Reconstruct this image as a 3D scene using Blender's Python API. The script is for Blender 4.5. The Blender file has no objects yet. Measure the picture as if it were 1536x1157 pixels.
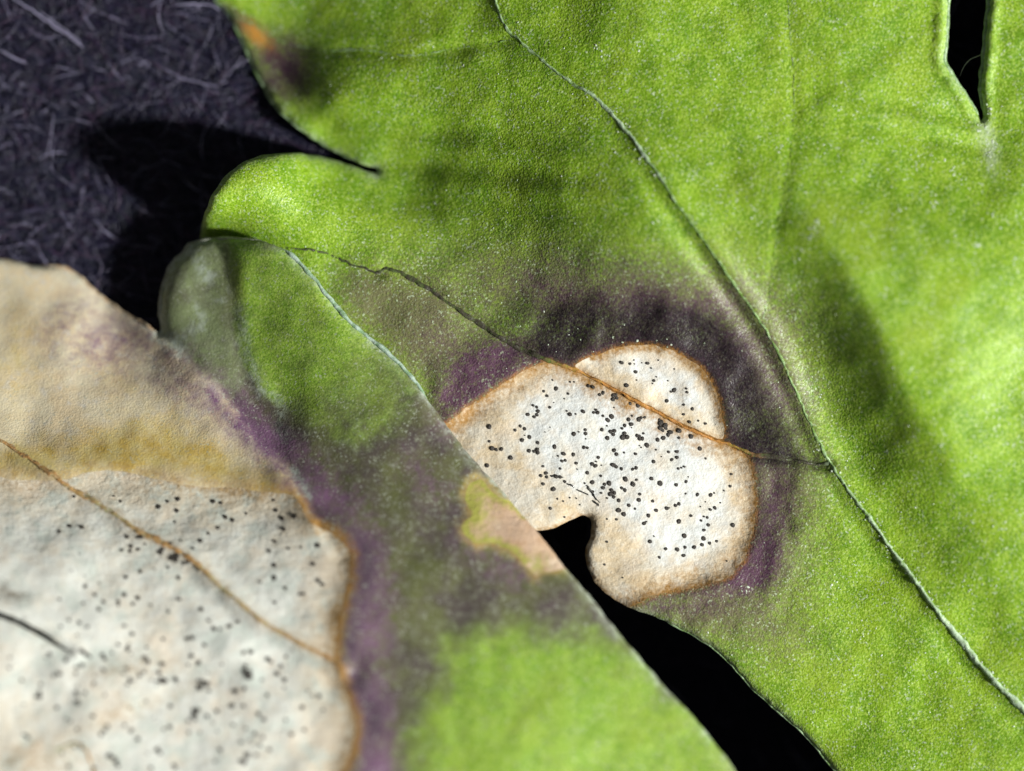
import bpy, math, random
import numpy as np
from mathutils import Vector, Quaternion
from mathutils.geometry import delaunay_2d_cdt

random.seed(7)
rng = np.random.default_rng(7)

# ------------------------------------------------------------------ scale
# Plans are drawn in "grains": 1 grain = 16 micrometres. The plan is 1536 x 1157 grains
# (24.6 x 18.5 mm of leaf), x to the right, y towards the near side of the table.
S = 1.6e-5
CX, CY = 768.0, 578.5
WD = 6000.0                      # working distance of the macro lens (96 mm)

# ------------------------------------------------------------------ camera
scene = bpy.context.scene
cam_d = bpy.data.cameras.new('camera')
cam = bpy.data.objects.new('camera', cam_d)
scene.collection.objects.link(cam)
FOCUS_Z = 138.0
cam.location = (0, 0, WD * S)
cam_d.sensor_width = 36.0
cam_d.lens = 36.0 * WD / 1536.0
cam_d.clip_start = 0.002
cam_d.clip_end = 10.0
cam_d.dof.use_dof = True
cam_d.dof.focus_distance = (WD - FOCUS_Z) * S
cam_d.dof.aperture_fstop = 22.0
cam_d.dof.aperture_blades = 0
scene.camera = cam

# ------------------------------------------------------------------ world (dim room light)
w = bpy.data.worlds.new('World')
scene.world = w
w.use_nodes = True
bg = w.node_tree.nodes['Background']
bg.inputs['Color'].default_value = (0.92, 0.96, 1.0, 1)
bg.inputs['Strength'].default_value = 0.075

# ------------------------------------------------------------------ lamp: one gooseneck lamp from the right
EL = math.radians(31.0)
lx, ly = 0.938, -0.346           # towards the lamp, in the table plane
LD = 0.30
lamp_d = bpy.data.lights.new('gooseneck_lamp', 'AREA')
lamp_d.shape = 'DISK'
lamp_d.size = 0.030
lamp_d.energy = 2.02
lamp_d.color = (1.0, 0.985, 0.94)
lamp = bpy.data.objects.new('gooseneck_lamp', lamp_d)
scene.collection.objects.link(lamp)
lv = Vector((lx * math.cos(EL), ly * math.cos(EL), math.sin(EL)))
lamp.location = lv * LD
lamp.rotation_euler = lv.to_track_quat('Z', 'Y').to_euler()

scene.view_settings.view_transform = 'Standard'
scene.view_settings.look = 'None'
scene.view_settings.exposure = 0.0
scene.view_settings.gamma = 1.0
scene.render.engine = 'CYCLES'

# ------------------------------------------------------------------ numeric helpers
def to_world(x, y, z):
    """plan point seen at (x, y) and lying z above the cloth -> world metres"""
    k = 1.0 - z / WD
    return np.stack([(x - CX) * k * S, -(y - CY) * k * S, z * S + 0 * x], axis=-1)

def hash2(ix, iy, seed):
    h = (ix * 374761393 + iy * 668265263 + seed * 974634777) & 0x7fffffff
    h = ((h ^ (h >> 13)) * 1274126177) & 0x7fffffff
    h = h ^ (h >> 16)
    return (h & 0xffff) / 65535.0

def vnoise(x, y, scale, seed=0):
    x = np.asarray(x, float) / scale + 100.0
    y = np.asarray(y, float) / scale + 100.0
    ix = np.floor(x).astype(np.int64); iy = np.floor(y).astype(np.int64)
    fx = x - ix; fy = y - iy
    fx = fx * fx * (3 - 2 * fx); fy = fy * fy * (3 - 2 * fy)
    a = hash2(ix, iy, seed); b = hash2(ix + 1, iy, seed)
    c = hash2(ix, iy + 1, seed); d = hash2(ix + 1, iy + 1, seed)
    return (a * (1 - fx) + b * fx) * (1 - fy) + (c * (1 - fx) + d * fx) * fy

def fbm(x, y, scale, seed=0, octv=4):
    r = 0; a = 0.5
    for o in range(octv):
        r = r + a * vnoise(x, y, scale / (2 ** o), seed + 17 * o); a *= 0.5
    return r / (1 - 0.5 ** octv)

def smooth(e0, e1, v):
    t = np.clip((v - e0) / (e1 - e0), 0, 1)
    return t * t * (3 - 2 * t)

def catmull(pts, step=4.0, closed=False):
    P = np.array(pts, float)
    n = len(P)
    out = []
    rngi = range(n if closed else n - 1)
    for i in rngi:
        if closed:
            p0, p1, p2, p3 = P[(i - 1) % n], P[i], P[(i + 1) % n], P[(i + 2) % n]
        else:
            p1, p2 = P[i], P[i + 1]
            p0 = P[i - 1] if i > 0 else 2 * p1 - p2
            p3 = P[i + 2] if i + 2 < n else 2 * p2 - p1
        L = np.linalg.norm(p2 - p1)
        m = max(1, int(round(L / step)))
        for k in range(m):
            t = k / m
            # centripetal-ish: plain uniform with slightly reduced tangents
            m1 = (p2 - p0) * 0.5 * min(1.0, 1.6 * L / (np.linalg.norm(p2 - p0) + 1e-6))
            m2 = (p3 - p1) * 0.5 * min(1.0, 1.6 * L / (np.linalg.norm(p3 - p1) + 1e-6))
            t2, t3 = t * t, t * t * t
            out.append((2*t3 - 3*t2 + 1) * p1 + (t3 - 2*t2 + t) * m1 + (-2*t3 + 3*t2) * p2 + (t3 - t2) * m2)
    if not closed:
        out.append(P[-1])
    return np.array(out)

def poly_dist(x, y, poly, closed=False):
    """distance, arclength of the nearest point, side (+ to the right of travel in plan)"""
    P = np.asarray(poly, float)
    Q = np.roll(P, -1, axis=0) if closed else P[1:]
    A = P if closed else P[:-1]
    best = np.full(np.shape(x), 1e18); arc = np.zeros(np.shape(x)); side = np.zeros(np.shape(x))
    acc = 0.0
    for a, b in zip(A, Q):
        d = b - a; L2 = d @ d
        if L2 < 1e-9: continue
        t = np.clip(((x - a[0]) * d[0] + (y - a[1]) * d[1]) / L2, 0, 1)
        ex = x - (a[0] + t * d[0]); ey = y - (a[1] + t * d[1])
        dd = ex * ex + ey * ey
        m = dd < best
        best = np.where(m, dd, best)
        arc = np.where(m, acc + t * math.sqrt(L2), arc)
        side = np.where(m, np.sign(d[0] * ey - d[1] * ex), side)
        acc += math.sqrt(L2)
    return np.sqrt(best), arc, side

def inside(x, y, poly):
    P = np.asarray(poly, float); Q = np.roll(P, -1, axis=0)
    c = np.zeros(np.shape(x), bool)
    for (ax, ay), (bx, by) in zip(P, Q):
        if ay == by: continue
        m = ((ay > y) != (by > y)) & (x < (bx - ax) * (y - ay) / (by - ay) + ax)
        c ^= m
    return c

def sdf(x, y, poly):
    """signed distance, positive inside"""
    d, _, _ = poly_dist(x, y, poly, True)
    return np.where(inside(x, y, poly), d, -d)

def blob(x, y, cx, cy, rx, ry, deg=0):
    c, s = math.cos(math.radians(deg)), math.sin(math.radians(deg))
    u = (x - cx) * c + (y - cy) * s; v = -(x - cx) * s + (y - cy) * c
    return np.exp(-((u / rx) ** 2 + (v / ry) ** 2))

class TPS:
    def __init__(self, pts, smooth_=0.0):
        P = np.array(pts, float); self.p = P[:, :2] / 500.0
        n = len(P); K = self.phi(np.linalg.norm(self.p[:, None] - self.p[None], axis=-1)) + smooth_ * np.eye(n)
        T = np.hstack([np.ones((n, 1)), self.p])
        A = np.block([[K, T], [T.T, np.zeros((3, 3))]])
        self.w = np.linalg.solve(A, np.concatenate([P[:, 2], np.zeros(3)]))
    def phi(self, r):
        return np.where(r > 1e-9, r * r * np.log(np.maximum(r, 1e-9)), 0.0)
    def __call__(self, x, y):
        x = np.asarray(x, float) / 500.0; y = np.asarray(y, float) / 500.0
        r = self.w[-3] + self.w[-2] * x + self.w[-1] * y
        for (px, py), wv in zip(self.p, self.w[:-3]):
            r = r + wv * self.phi(np.hypot(x - px, y - py))
        return r

def mesh_obj(name, co, faces, mat, parent=None, attrs=None, smooth_shade=True, kind=None, label=None):
    me = bpy.data.meshes.new(name)
    co = np.asarray(co, float)
    origin = np.zeros(3)
    me.from_pydata(co.tolist(), [], [list(map(int, f)) for f in faces])
    if attrs:
        for k, v in attrs.items():
            a = me.attributes.new(k, 'FLOAT', 'POINT')
            a.data.foreach_set('value', np.asarray(v, np.float32))
    if smooth_shade:
        me.polygons.foreach_set('use_smooth', [True] * len(me.polygons))
    me.materials.append(mat)
    me.update()
    o = bpy.data.objects.new(name, me)
    scene.collection.objects.link(o)
    if parent: o.parent = parent
    if kind: o['kind'] = kind
    if label: o['label'] = label
    return o

# ------------------------------------------------------------------ materials
class NT:
    def __init__(self, name):
        self.m = bpy.data.materials.new(name); self.m.use_nodes = True
        self.t = self.m.node_tree; self.t.nodes.clear()
        self.out = self.n('ShaderNodeOutputMaterial')
        tc = self.n('ShaderNodeTexCoord'); mp = self.n('ShaderNodeMapping')
        mp.inputs['Scale'].default_value = (1 / S, 1 / S, 1 / S)
        self.l(tc.outputs['Object'], mp.inputs['Vector']); self.co = mp.outputs['Vector']
    def n(self, t): return self.t.nodes.new(t)
    def l(self, a, b): self.t.links.new(a, b)
    def noise(self, size, detail=2.0, rough=0.5, stretch=None, dist=0.0):
        nd = self.n('ShaderNodeTexNoise')
        nd.inputs['Scale'].default_value = 1.0 / size
        nd.inputs['Detail'].default_value = detail; nd.inputs['Roughness'].default_value = rough
        nd.inputs['Distortion'].default_value = dist
        co = self.co
        if stretch:
            mp = self.n('ShaderNodeMapping'); mp.inputs['Scale'].default_value = stretch[:3]
            mp.inputs['Rotation'].default_value = (0, 0, stretch[3]); self.l(co, mp.inputs['Vector']); co = mp.outputs['Vector']
        self.l(co, nd.inputs['Vector'])
        return nd.outputs['Fac']
    def voro(self, size, feature='F1', out='Distance'):
        nd = self.n('ShaderNodeTexVoronoi'); nd.feature = feature
        nd.inputs['Scale'].default_value = 1.0 / size
        self.l(self.co, nd.inputs['Vector']); return nd.outputs[out]
    def attr(self, name):
        a = self.n('ShaderNodeAttribute'); a.attribute_name = name; return a.outputs['Fac']
    def math(self, op, a, b=None, c=None, clamp=False):
        nd = self.n('ShaderNodeMath'); nd.operation = op; nd.use_clamp = clamp
        for i, v in enumerate((a, b, c)):
            if v is None: continue
            if isinstance(v, (int, float)): nd.inputs[i].default_value = v
            else: self.l(v, nd.inputs[i])
        return nd.outputs[0]
    def rng(self, v, a, b, c=0.0, d=1.0, smooth_=True):
        nd = self.n('ShaderNodeMapRange'); nd.interpolation_type = 'SMOOTHSTEP' if smooth_ else 'LINEAR'
        self.l(v, nd.inputs[0])
        for i, k in enumerate((a, b, c, d)): nd.inputs[i + 1].default_value = k
        return nd.outputs[0]
    def mix(self, fac, a, b, blend='MIX'):
        nd = self.n('ShaderNodeMix'); nd.data_type = 'RGBA'; nd.blend_type = blend
        for sock, v in ((nd.inputs[0], fac), (nd.inputs[6], a), (nd.inputs[7], b)):
            if isinstance(v, (int, float)): sock.default_value = v
            elif isinstance(v, tuple): sock.default_value = (*v[:3], 1)
            else: self.l(v, sock)
        return nd.outputs[2]
    def mask(self, name, amt=0.35, size=9.0):
        """pigment mask with a ragged, cell-grained edge"""
        if not hasattr(self, '_g'): self._g = {}
        if size not in self._g: self._g[size] = self.noise(size, 3, 0.65)
        n = self.math('MULTIPLY_ADD', self._g[size], 4.4 * amt, -2.2 * amt)
        a = self.attr(name)
        # grain only where there is some pigment already
        k = self.math('MULTIPLY', n, self.math('MINIMUM', self.math('MULTIPLY', a, 4.0), 1.0))
        return self.math('ADD', a, k, clamp=True)
    def bump(self, h, strength, dist, prev=None):
        b = self.n('ShaderNodeBump'); b.inputs['Strength'].default_value = strength
        b.inputs['Distance'].default_value = dist * S
        self.l(h, b.inputs['Height'])
        if prev is not None: self.l(prev, b.inputs['Normal'])
        return b.outputs['Normal']
    def finish(self, col, rough=0.5, normal=None, spec=0.5, sheen=0.0, sss=0.0, sss_r=8.0, trans=0.0):
        p = self.n('ShaderNodeBsdfPrincipled')
        if isinstance(col, tuple): p.inputs['Base Color'].default_value = (*col[:3], 1)
        else: self.l(col, p.inputs['Base Color'])
        if isinstance(rough, (int, float)): p.inputs['Roughness'].default_value = rough
        else: self.l(rough, p.inputs['Roughness'])
        p.inputs['Specular IOR Level'].default_value = spec
        if sheen: p.inputs['Sheen Weight'].default_value = sheen
        if sss:
            p.inputs['Subsurface Weight'].default_value = sss
            p.inputs['Subsurface Radius'].default_value = (sss_r * S, sss_r * S, sss_r * S * 0.4)
            p.inputs['Subsurface Scale'].default_value = 1.0
        if normal is not None: self.l(normal, p.inputs['Normal'])
        sh = p.outputs[0]
        if trans:
            tr = self.n('ShaderNodeBsdfTranslucent')
            if isinstance(col, tuple): tr.inputs[0].default_value = (*col[:3], 1)
            else: self.l(col, tr.inputs[0])
            mx = self.n('ShaderNodeMixShader'); mx.inputs[0].default_value = trans
            self.l(sh, mx.inputs[1]); self.l(tr.outputs[0], mx.inputs[2]); sh = mx.outputs[0]
        self.l(sh, self.out.inputs['Surface'])
        return self.m

def leaf_relief(t, k=1.0):
    cells = t.voro(5.5)
    fine = t.noise(2.8, 1, 0.6)
    mid = t.noise(24.0, 2, 0.55)
    nrm = t.bump(mid, 0.15 * k, 4.0)
    nrm = t.bump(cells, 0.22 * k, 1.6, nrm)
    nrm = t.bump(fine, 0.6 * k, 1.7, nrm)
    return nrm, cells, fine

def green_base(t, c_mid, c_lo, c_hi, c_yel):
    mott = t.noise(42.0, 4, 0.6)
    spk = t.noise(7.0, 3, 0.7)
    col = t.mix(t.rng(mott, 0.36, 0.62), c_lo, c_mid)
    col = t.mix(t.rng(spk, 0.48, 0.75), col, c_hi)
    col = t.mix(t.rng(t.noise(90.0, 2, 0.5), 0.45, 0.75, 0, 0.55), col, c_yel)
    # light and dark grain painted in for the fine sparkle of the epidermis
    grain = t.noise(3.4, 1, 0.6)
    col = t.mix(t.rng(grain, 0.32, 0.49, 0.6, 0.0), col, (0.10, 0.22, 0.006))
    col = t.mix(t.rng(grain, 0.52, 0.68, 0.0, 0.6), col, (0.42, 0.56, 0.12))
    return col

def glint_specks(t, col, c, amt):  # white surface glints, painted into the colour as pale dots
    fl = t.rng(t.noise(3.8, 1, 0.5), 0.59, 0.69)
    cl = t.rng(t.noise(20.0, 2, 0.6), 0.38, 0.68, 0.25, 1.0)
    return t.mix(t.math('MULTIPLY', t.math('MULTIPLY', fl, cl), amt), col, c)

def mat_back_blade():
    t = NT('green_blade')
    col = green_base(t, (0.222, 0.395, 0.014), (0.135, 0.285, 0.008), (0.36, 0.53, 0.06), (0.30, 0.43, 0.024))
    col = t.mix(t.mask('olive', 0.5, 5.0), col, (0.19, 0.19, 0.085))
    col = t.mix(t.mask('purple', 0.4, 6.0), col, (0.112, 0.056, 0.088))
    col = t.mix(t.mask('dark', 0.22, 5.0), col, (0.021, 0.014, 0.018))
    col = t.mix(t.mask('brown', 0.4, 6.0), col, (0.42, 0.20, 0.03))
    col = t.mix(t.mask('pale', 0.4, 6.0), col, (0.52, 0.62, 0.42))
    col = glint_specks(t, col, (0.50, 0.60, 0.40), t.math('MULTIPLY', t.rng(t.attr('dark'), 0.0, 0.8, 0.9, 0.25), t.rng(t.attr('purple'), 0.0, 0.9, 1.0, 0.5)))
    nrm, cells, fine = leaf_relief(t)
    rough = t.rng(fine, 0.3, 0.7, 0.32, 0.58)
    return t.finish(col, rough, nrm, 0.34)

def mat_front_blade():
    t = NT('blotched_blade')
    g = green_base(t, (0.27, 0.44, 0.045), (0.20, 0.37, 0.03), (0.36, 0.52, 0.09), (0.34, 0.47, 0.05))
    ol = t.mix(t.rng(t.noise(60.0, 4, 0.6), 0.35, 0.65), (0.098, 0.080, 0.072), (0.135, 0.148, 0.055))
    ol = t.mix(t.rng(t.noise(11.0, 3, 0.65), 0.5, 0.75), ol, (0.24, 0.25, 0.18))
    col = t.mix(t.mask('green', 0.30, 22.0), ol, g)
    col = t.mix(t.mask('grey', 0.3, 18.0), col, (0.29, 0.36, 0.17))
    tan = t.mix(t.rng(t.noise(50.0, 4, 0.6), 0.35, 0.65), (0.80, 0.66, 0.43), (0.80, 0.72, 0.52))
    tan = t.mix(t.rng(t.noise(16.0, 3, 0.6), 0.5, 0.75), tan, (0.74, 0.69, 0.58))
    col = t.mix(t.mask('tan', 0.2, 20.0), col, tan)
    yel = t.mix(t.rng(t.noise(26.0, 4, 0.6), 0.35, 0.65), (0.62, 0.44, 0.11), (0.70, 0.57, 0.22))
    col = t.mix(t.mask('yellow', 0.35, 20.0), col, yel)
    col = t.mix(t.mask('purple', 0.35, 14.0), col, (0.215, 0.115, 0.200))
    col = t.mix(t.mask('dark', 0.35, 14.0), col, (0.085, 0.055, 0.080))
    col = t.mix(t.mask('brown', 0.35, 12.0), col, (0.36, 0.20, 0.06))
    col = t.mix(t.mask('pale', 0.45, 8.0), col, (0.52, 0.60, 0.52))
    col = glint_specks(t, col, (0.50, 0.54, 0.44), 0.6)
    nrm, cells, fine = leaf_relief(t, 0.5)
    return t.finish(col, t.rng(fine, 0.3, 0.7, 0.34, 0.58), nrm, 0.5)

def mat_lesion(name, white, cream, deep, brown, tint):
    t = NT(name)
    st = t.noise(10.0, 4, 0.65, (0.35, 1.0, 1.0, 0.5))
    gr = t.noise(5.0, 3, 0.7)
    col = t.mix(t.rng(st, 0.35, 0.68), deep, cream)
    col = t.mix(t.mask('white', 0.35, 16.0), col, white)
    col = t.mix(t.math('MULTIPLY', t.rng(t.noise(34.0, 4, 0.6), 0.46, 0.66), 0.8), col, tint)
    col = t.mix(t.math('MULTIPLY', t.rng(t.noise(58.0, 3, 0.6), 0.52, 0.70), 0.55), col, (0.76, 0.66, 0.52))
    col = t.mix(t.rng(gr, 0.55, 0.8, 0, 0.5), col, white)
    col = t.mix(t.mask('rim', 0.45, 7.0), col, brown)
    col = t.mix(t.mask('stain', 0.5, 7.0), col, (0.20, 0.17, 0.12))
    nrm = t.bump(t.noise(26.0, 3, 0.6), 0.35, 6.0)
    nrm = t.bump(st, 0.5, 3.0, nrm)
    nrm = t.bump(gr, 0.5, 1.8, nrm)
    return t.finish(col, t.rng(gr, 0.3, 0.7, 0.38, 0.6), nrm, 0.45)

def mat_vein(name, a, b, c, d):
    """a green, b pale, c dark brown, d orange; mixed by attributes along the vein"""
    t = NT(name)
    n = t.noise(6.0, 3, 0.7)
    col = t.mix(t.mask('pale', 0.6, 7.0), a, b)
    col = t.mix(t.mask('dark', 0.3, 6.0), col, c)
    col = t.mix(t.mask('orange', 0.3, 6.0), col, d)
    col = t.mix(t.rng(n, 0.55, 0.8, 0, 0.35), col, (0.6, 0.66, 0.52))
    nrm = t.bump(n, 0.6, 2.5)
    return t.finish(col, 0.38, nrm, 0.5)

def mat_plain(name, c1, c2, size, rough, bump=0.5, dist=2.0, spec=0.4):
    t = NT(name); n = t.noise(size, 3, 0.65)
    return t.finish(t.mix(t.rng(n, 0.35, 0.65), c1, c2), rough, t.bump(n, bump, dist), spec)

def mat_fibre():
    t = NT('felt_fibre')
    a = t.attr('tone'); b = t.attr('hue')
    col = t.mix(b, (0.020, 0.014, 0.054), (0.020, 0.029, 0.044))
    col = t.mix(t.rng(b, 0.8, 1.0), col, (0.085, 0.045, 0.10))
    col = t.mix(t.rng(a, 0.90, 1.0), col, (0.40, 0.38, 0.56))
    return t.finish(col, 0.42, None, 0.5)

M_BACK = mat_back_blade()
M_FRONT = mat_front_blade()
M_LES1 = mat_lesion('dry_lesion', (0.76, 0.79, 0.77), (0.74, 0.64, 0.47), (0.68, 0.55, 0.36), (0.36, 0.195, 0.055), (0.73, 0.70, 0.60))
M_LES2 = mat_lesion('dry_lesion_large', (0.75, 0.77, 0.71), (0.74, 0.68, 0.54), (0.66, 0.58, 0.44), (0.40, 0.25, 0.09), (0.58, 0.64, 0.58))
M_SPOT = mat_lesion('dry_spot', (0.68, 0.50, 0.36), (0.62, 0.42, 0.26), (0.52, 0.32, 0.18), (0.40, 0.40, 0.085), (0.58, 0.42, 0.30))
M_VEIN = mat_vein('vein_tissue', (0.17, 0.31, 0.05), (0.50, 0.64, 0.46), (0.050, 0.042, 0.030), (0.50, 0.23, 0.06))
M_MARGIN = mat_plain('leaf_margin', (0.17, 0.30, 0.09), (0.33, 0.45, 0.28), 7.0, 0.35, 0.7, 3.0, 0.55)
M_FRUIT = mat_plain('black_fruiting_body', (0.018, 0.016, 0.014), (0.050, 0.040, 0.030), 4.0, 0.45)
M_CRACK = mat_plain('crack_dark', (0.03, 0.03, 0.028), (0.10, 0.10, 0.09), 5.0, 0.7)
M_FLECK = mat_plain('white_flecks', (0.46, 0.58, 0.40), (0.66, 0.72, 0.62), 5.0, 0.4)
M_HAIR = mat_plain('pale_hair', (0.45, 0.5, 0.4), (0.6, 0.62, 0.5), 6.0, 0.4)
M_FIBRE = mat_fibre()
M_CLOTH = mat_plain('dark_felt', (0.005, 0.005, 0.012), (0.014, 0.012, 0.028), 9.0, 0.85, 0.8, 6.0, 0.25)

# ------------------------------------------------------------------ outlines (plan)
BACK_OUT = [(290, -170), (305, -70), (320, -2), (342, 22), (358, 52), (376, 92), (394, 128), (412, 158), (436, 184), (470, 208), (505, 228), (535, 243), (566, 254),
            (567, 260), (552, 258), (520, 246), (480, 235), (440, 230), (405, 231), (372, 240), (345, 258), (326, 280), (312, 306), (304, 332), (301, 352),
            (306, 375), (325, 400), (370, 440), (430, 500), (500, 570), (580, 650), (660, 735), (735, 790), (780, 797), (806, 796),
            (836, 791), (858, 780), (874, 773), (886, 782), (886, 805), (879, 826), (881, 848), (892, 872), (908, 890), (930, 904), (955, 917), (985, 926),
            (1020, 943), (1060, 966), (1095, 996), (1130, 1035), (1165, 1066), (1200, 1096), (1235, 1135), (1270, 1180), (1310, 1260), (1330, 1320),
            (2080, 1320), (2080, -170), (1488, -170), (1484, -60), (1483, 0), (1479, 45), (1476, 80), (1471, 115), (1473, 150), (1476, 176),
            (1472, 182), (1460, 160), (1444, 134), (1428, 112), (1417, 92), (1420, 55), (1423, 0), (1424, -60), (1424, -170)]
FRONT_OUT = [(-190, 376), (-90, 380), (0, 387), (30, 393), (62, 399), (95, 402), (118, 415), (142, 438), (172, 461), (205, 481), (238, 500),
             (241, 492), (240, 470), (241, 450), (245, 425), (254, 403), (264, 388), (274, 380), (283, 368), (305, 361), (335, 358), (365, 359), (395, 364), (420, 373), (445, 391), (472, 420), (497, 452), (520, 480), (548, 502), (575, 524),
             (605, 554), (635, 590), (662, 628), (690, 665), (718, 698), (745, 728), (772, 760), (800, 793), (830, 830), (862, 868), (895, 908), (925, 946), (955, 982), (990, 1022), (1030, 1066), (1070, 1112), (1105, 1160), (1150, 1230), (1200, 1320),
             (-190, 1320)]
TEAR = [(-70, 901), (0, 918), (30, 930), (58, 944), (82, 960), (103, 978), (78, 966), (52, 951), (25, 937), (0, 927), (-70, 907)]

def ragged(poly, amp, seed, closed=True, step=5.0, size=14.0):
    C = catmull(poly, step, closed)
    T = np.roll(C, -1, 0) - np.roll(C, 1, 0)
    N = np.stack([-T[:, 1], T[:, 0]], 1); N /= (np.linalg.norm(N, axis=1, keepdims=True) + 1e-9)
    n = (fbm(C[:, 0], C[:, 1], size, seed, 3) - 0.5) * 2 * amp
    return C + N * n[:, None]

B_OUT = ragged(BACK_OUT, 1.8, 3)
F_OUT = ragged(FRONT_OUT, 2.0, 5)
F_OUT = F_OUT + np.stack([0 * F_OUT[:, 0], 5.0 * (fbm(F_OUT[:, 0], F_OUT[:, 1], 70, 55, 3) - 0.5)], 1)
F_TEAR = ragged(TEAR, 1.2, 9, True, 5.0, 8.0)

# lesions of the big green leaf
L_MAIN = ragged([(610, 690), (640, 655), (668, 636), (700, 612), (735, 588), (770, 566), (802, 548), (828, 544), (852, 553), (880, 566), (915, 585), (950, 602), (985, 621),
                 (1015, 636), (1050, 652), (1082, 663), (1108, 676), (1126, 694), (1131, 725), (1133, 770), (1127, 812), (1112, 846), (1090, 868), (1052, 880), (1005, 887),
                 (968, 897), (945, 912), (900, 930), (850, 860), (840, 830), (760, 830), (680, 790)], 3.0, 11, True, 5.0, 12.0)
L_UP = ragged([(862, 549), (885, 536), (915, 525), (950, 518), (985, 519), (1018, 530), (1046, 548), (1066, 571), (1078, 600), (1084, 632), (1083, 658),
               (1052, 647), (1017, 631), (987, 616), (952, 597), (917, 580), (882, 561)], 2.2, 12, True, 5.0, 12.0)
# lesions of the blotched leaf
L_BIG = ragged([(-220, 700), (-60, 712), (0, 716), (50, 722), (90, 722), (130, 708), (180, 706), (230, 716), (275, 727), (330, 731), (390, 737), (432, 741), (450, 758), (463, 782), (484, 792), (505, 806), (522, 828), (524, 855), (516, 890), (507, 925), (503, 960), (499, 985), (508, 1012), (520, 1040), (530, 1070), (532, 1098), (524, 1132), (508, 1165), (490, 1340), (-220, 1340)], 4.0, 14, True, 6.0, 16.0)
L_SPOT = ragged([(702, 728), (722, 722), (740, 740), (790, 765), (850, 850), (815, 858), (804, 866), (790, 850), (765, 826), (735, 815), (708, 812), (694, 792), (706, 772), (696, 748)], 4.0, 15, True, 5.0, 12.0)

# ------------------------------------------------------------------ veins (plan)
MIDRIB = catmull([(690, -160), (715, -70), (742, 0), (758, 40), (785, 66), (822, 98), (862, 128), (892, 145), (918, 172), (945, 203), (968, 235), (990, 266), (1012, 300), (1042, 342), (1075, 388), (1105, 432),
                  (1135, 475), (1160, 516), (1182, 560), (1202, 605), (1222, 650), (1246, 695), (1272, 735), (1300, 772), (1325, 808), (1352, 845), (1382, 885), (1412, 925), (1442, 962), (1472, 1000), (1505, 1035), (1545, 1075), (1620, 1150), (1700, 1240)], 4.0)
VEIN_DARK = catmull([(392, 366), (430, 374), (462, 374), (495, 382), (525, 396), (550, 404), (566, 410), (580, 403), (596, 407), (618, 418), (645, 435), (675, 455), (710, 480), (745, 503), (775, 520), (805, 534), (835, 545), (868, 558), (900, 574), (935, 592),
                     (970, 611), (1000, 627), (1035, 645), (1070, 659), (1105, 672), (1130, 682), (1160, 686), (1195, 691), (1225, 697), (1243, 696)], 4.0)
VEIN_UP = catmull([(1178, -160), (1181, -50), (1183, 20), (1187, 70), (1190, 120), (1190, 170), (1187, 220), (1180, 260), (1172, 300), (1166, 345), (1160, 400), (1152, 450), (1145, 480)], 4.0)
VEIN_TL = catmull([(338, 12), (352, 24), (380, 38), (408, 54), (435, 66), (465, 72), (500, 76), (530, 74), (560, 76), (600, 83), (640, 80), (690, 72), (730, 66), (765, 60)], 4.0)

FOLD = catmull([(238, 500), (262, 520), (290, 545), (318, 570), (345, 598), (366, 628), (390, 660), (418, 690), (440, 720), (455, 745), (470, 775)], 4.0)
FOLD2 = catmull([(333, 372), (341, 400), (346, 440), (350, 490), (358, 530), (370, 575), (385, 610), (410, 640)], 4.0)
FV_MAIN = catmull([(-180, 555), (-80, 612), (0, 660), (40, 686), (78, 712), (105, 731), (140, 752), (170, 770), (205, 795), (240, 812), (275, 832), (300, 850), (325, 875), (352, 898), (375, 918), (400, 937), (430, 953), (462, 972), (490, 986), (512, 1000)], 4.0)
FV_B = catmull([(240, 652), (262, 668), (270, 690), (276, 712), (288, 735)], 4.0)
FV_C = catmull([(85, 1125), (110, 1115), (122, 1118), (135, 1140), (150, 1200)], 4.0)

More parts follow.
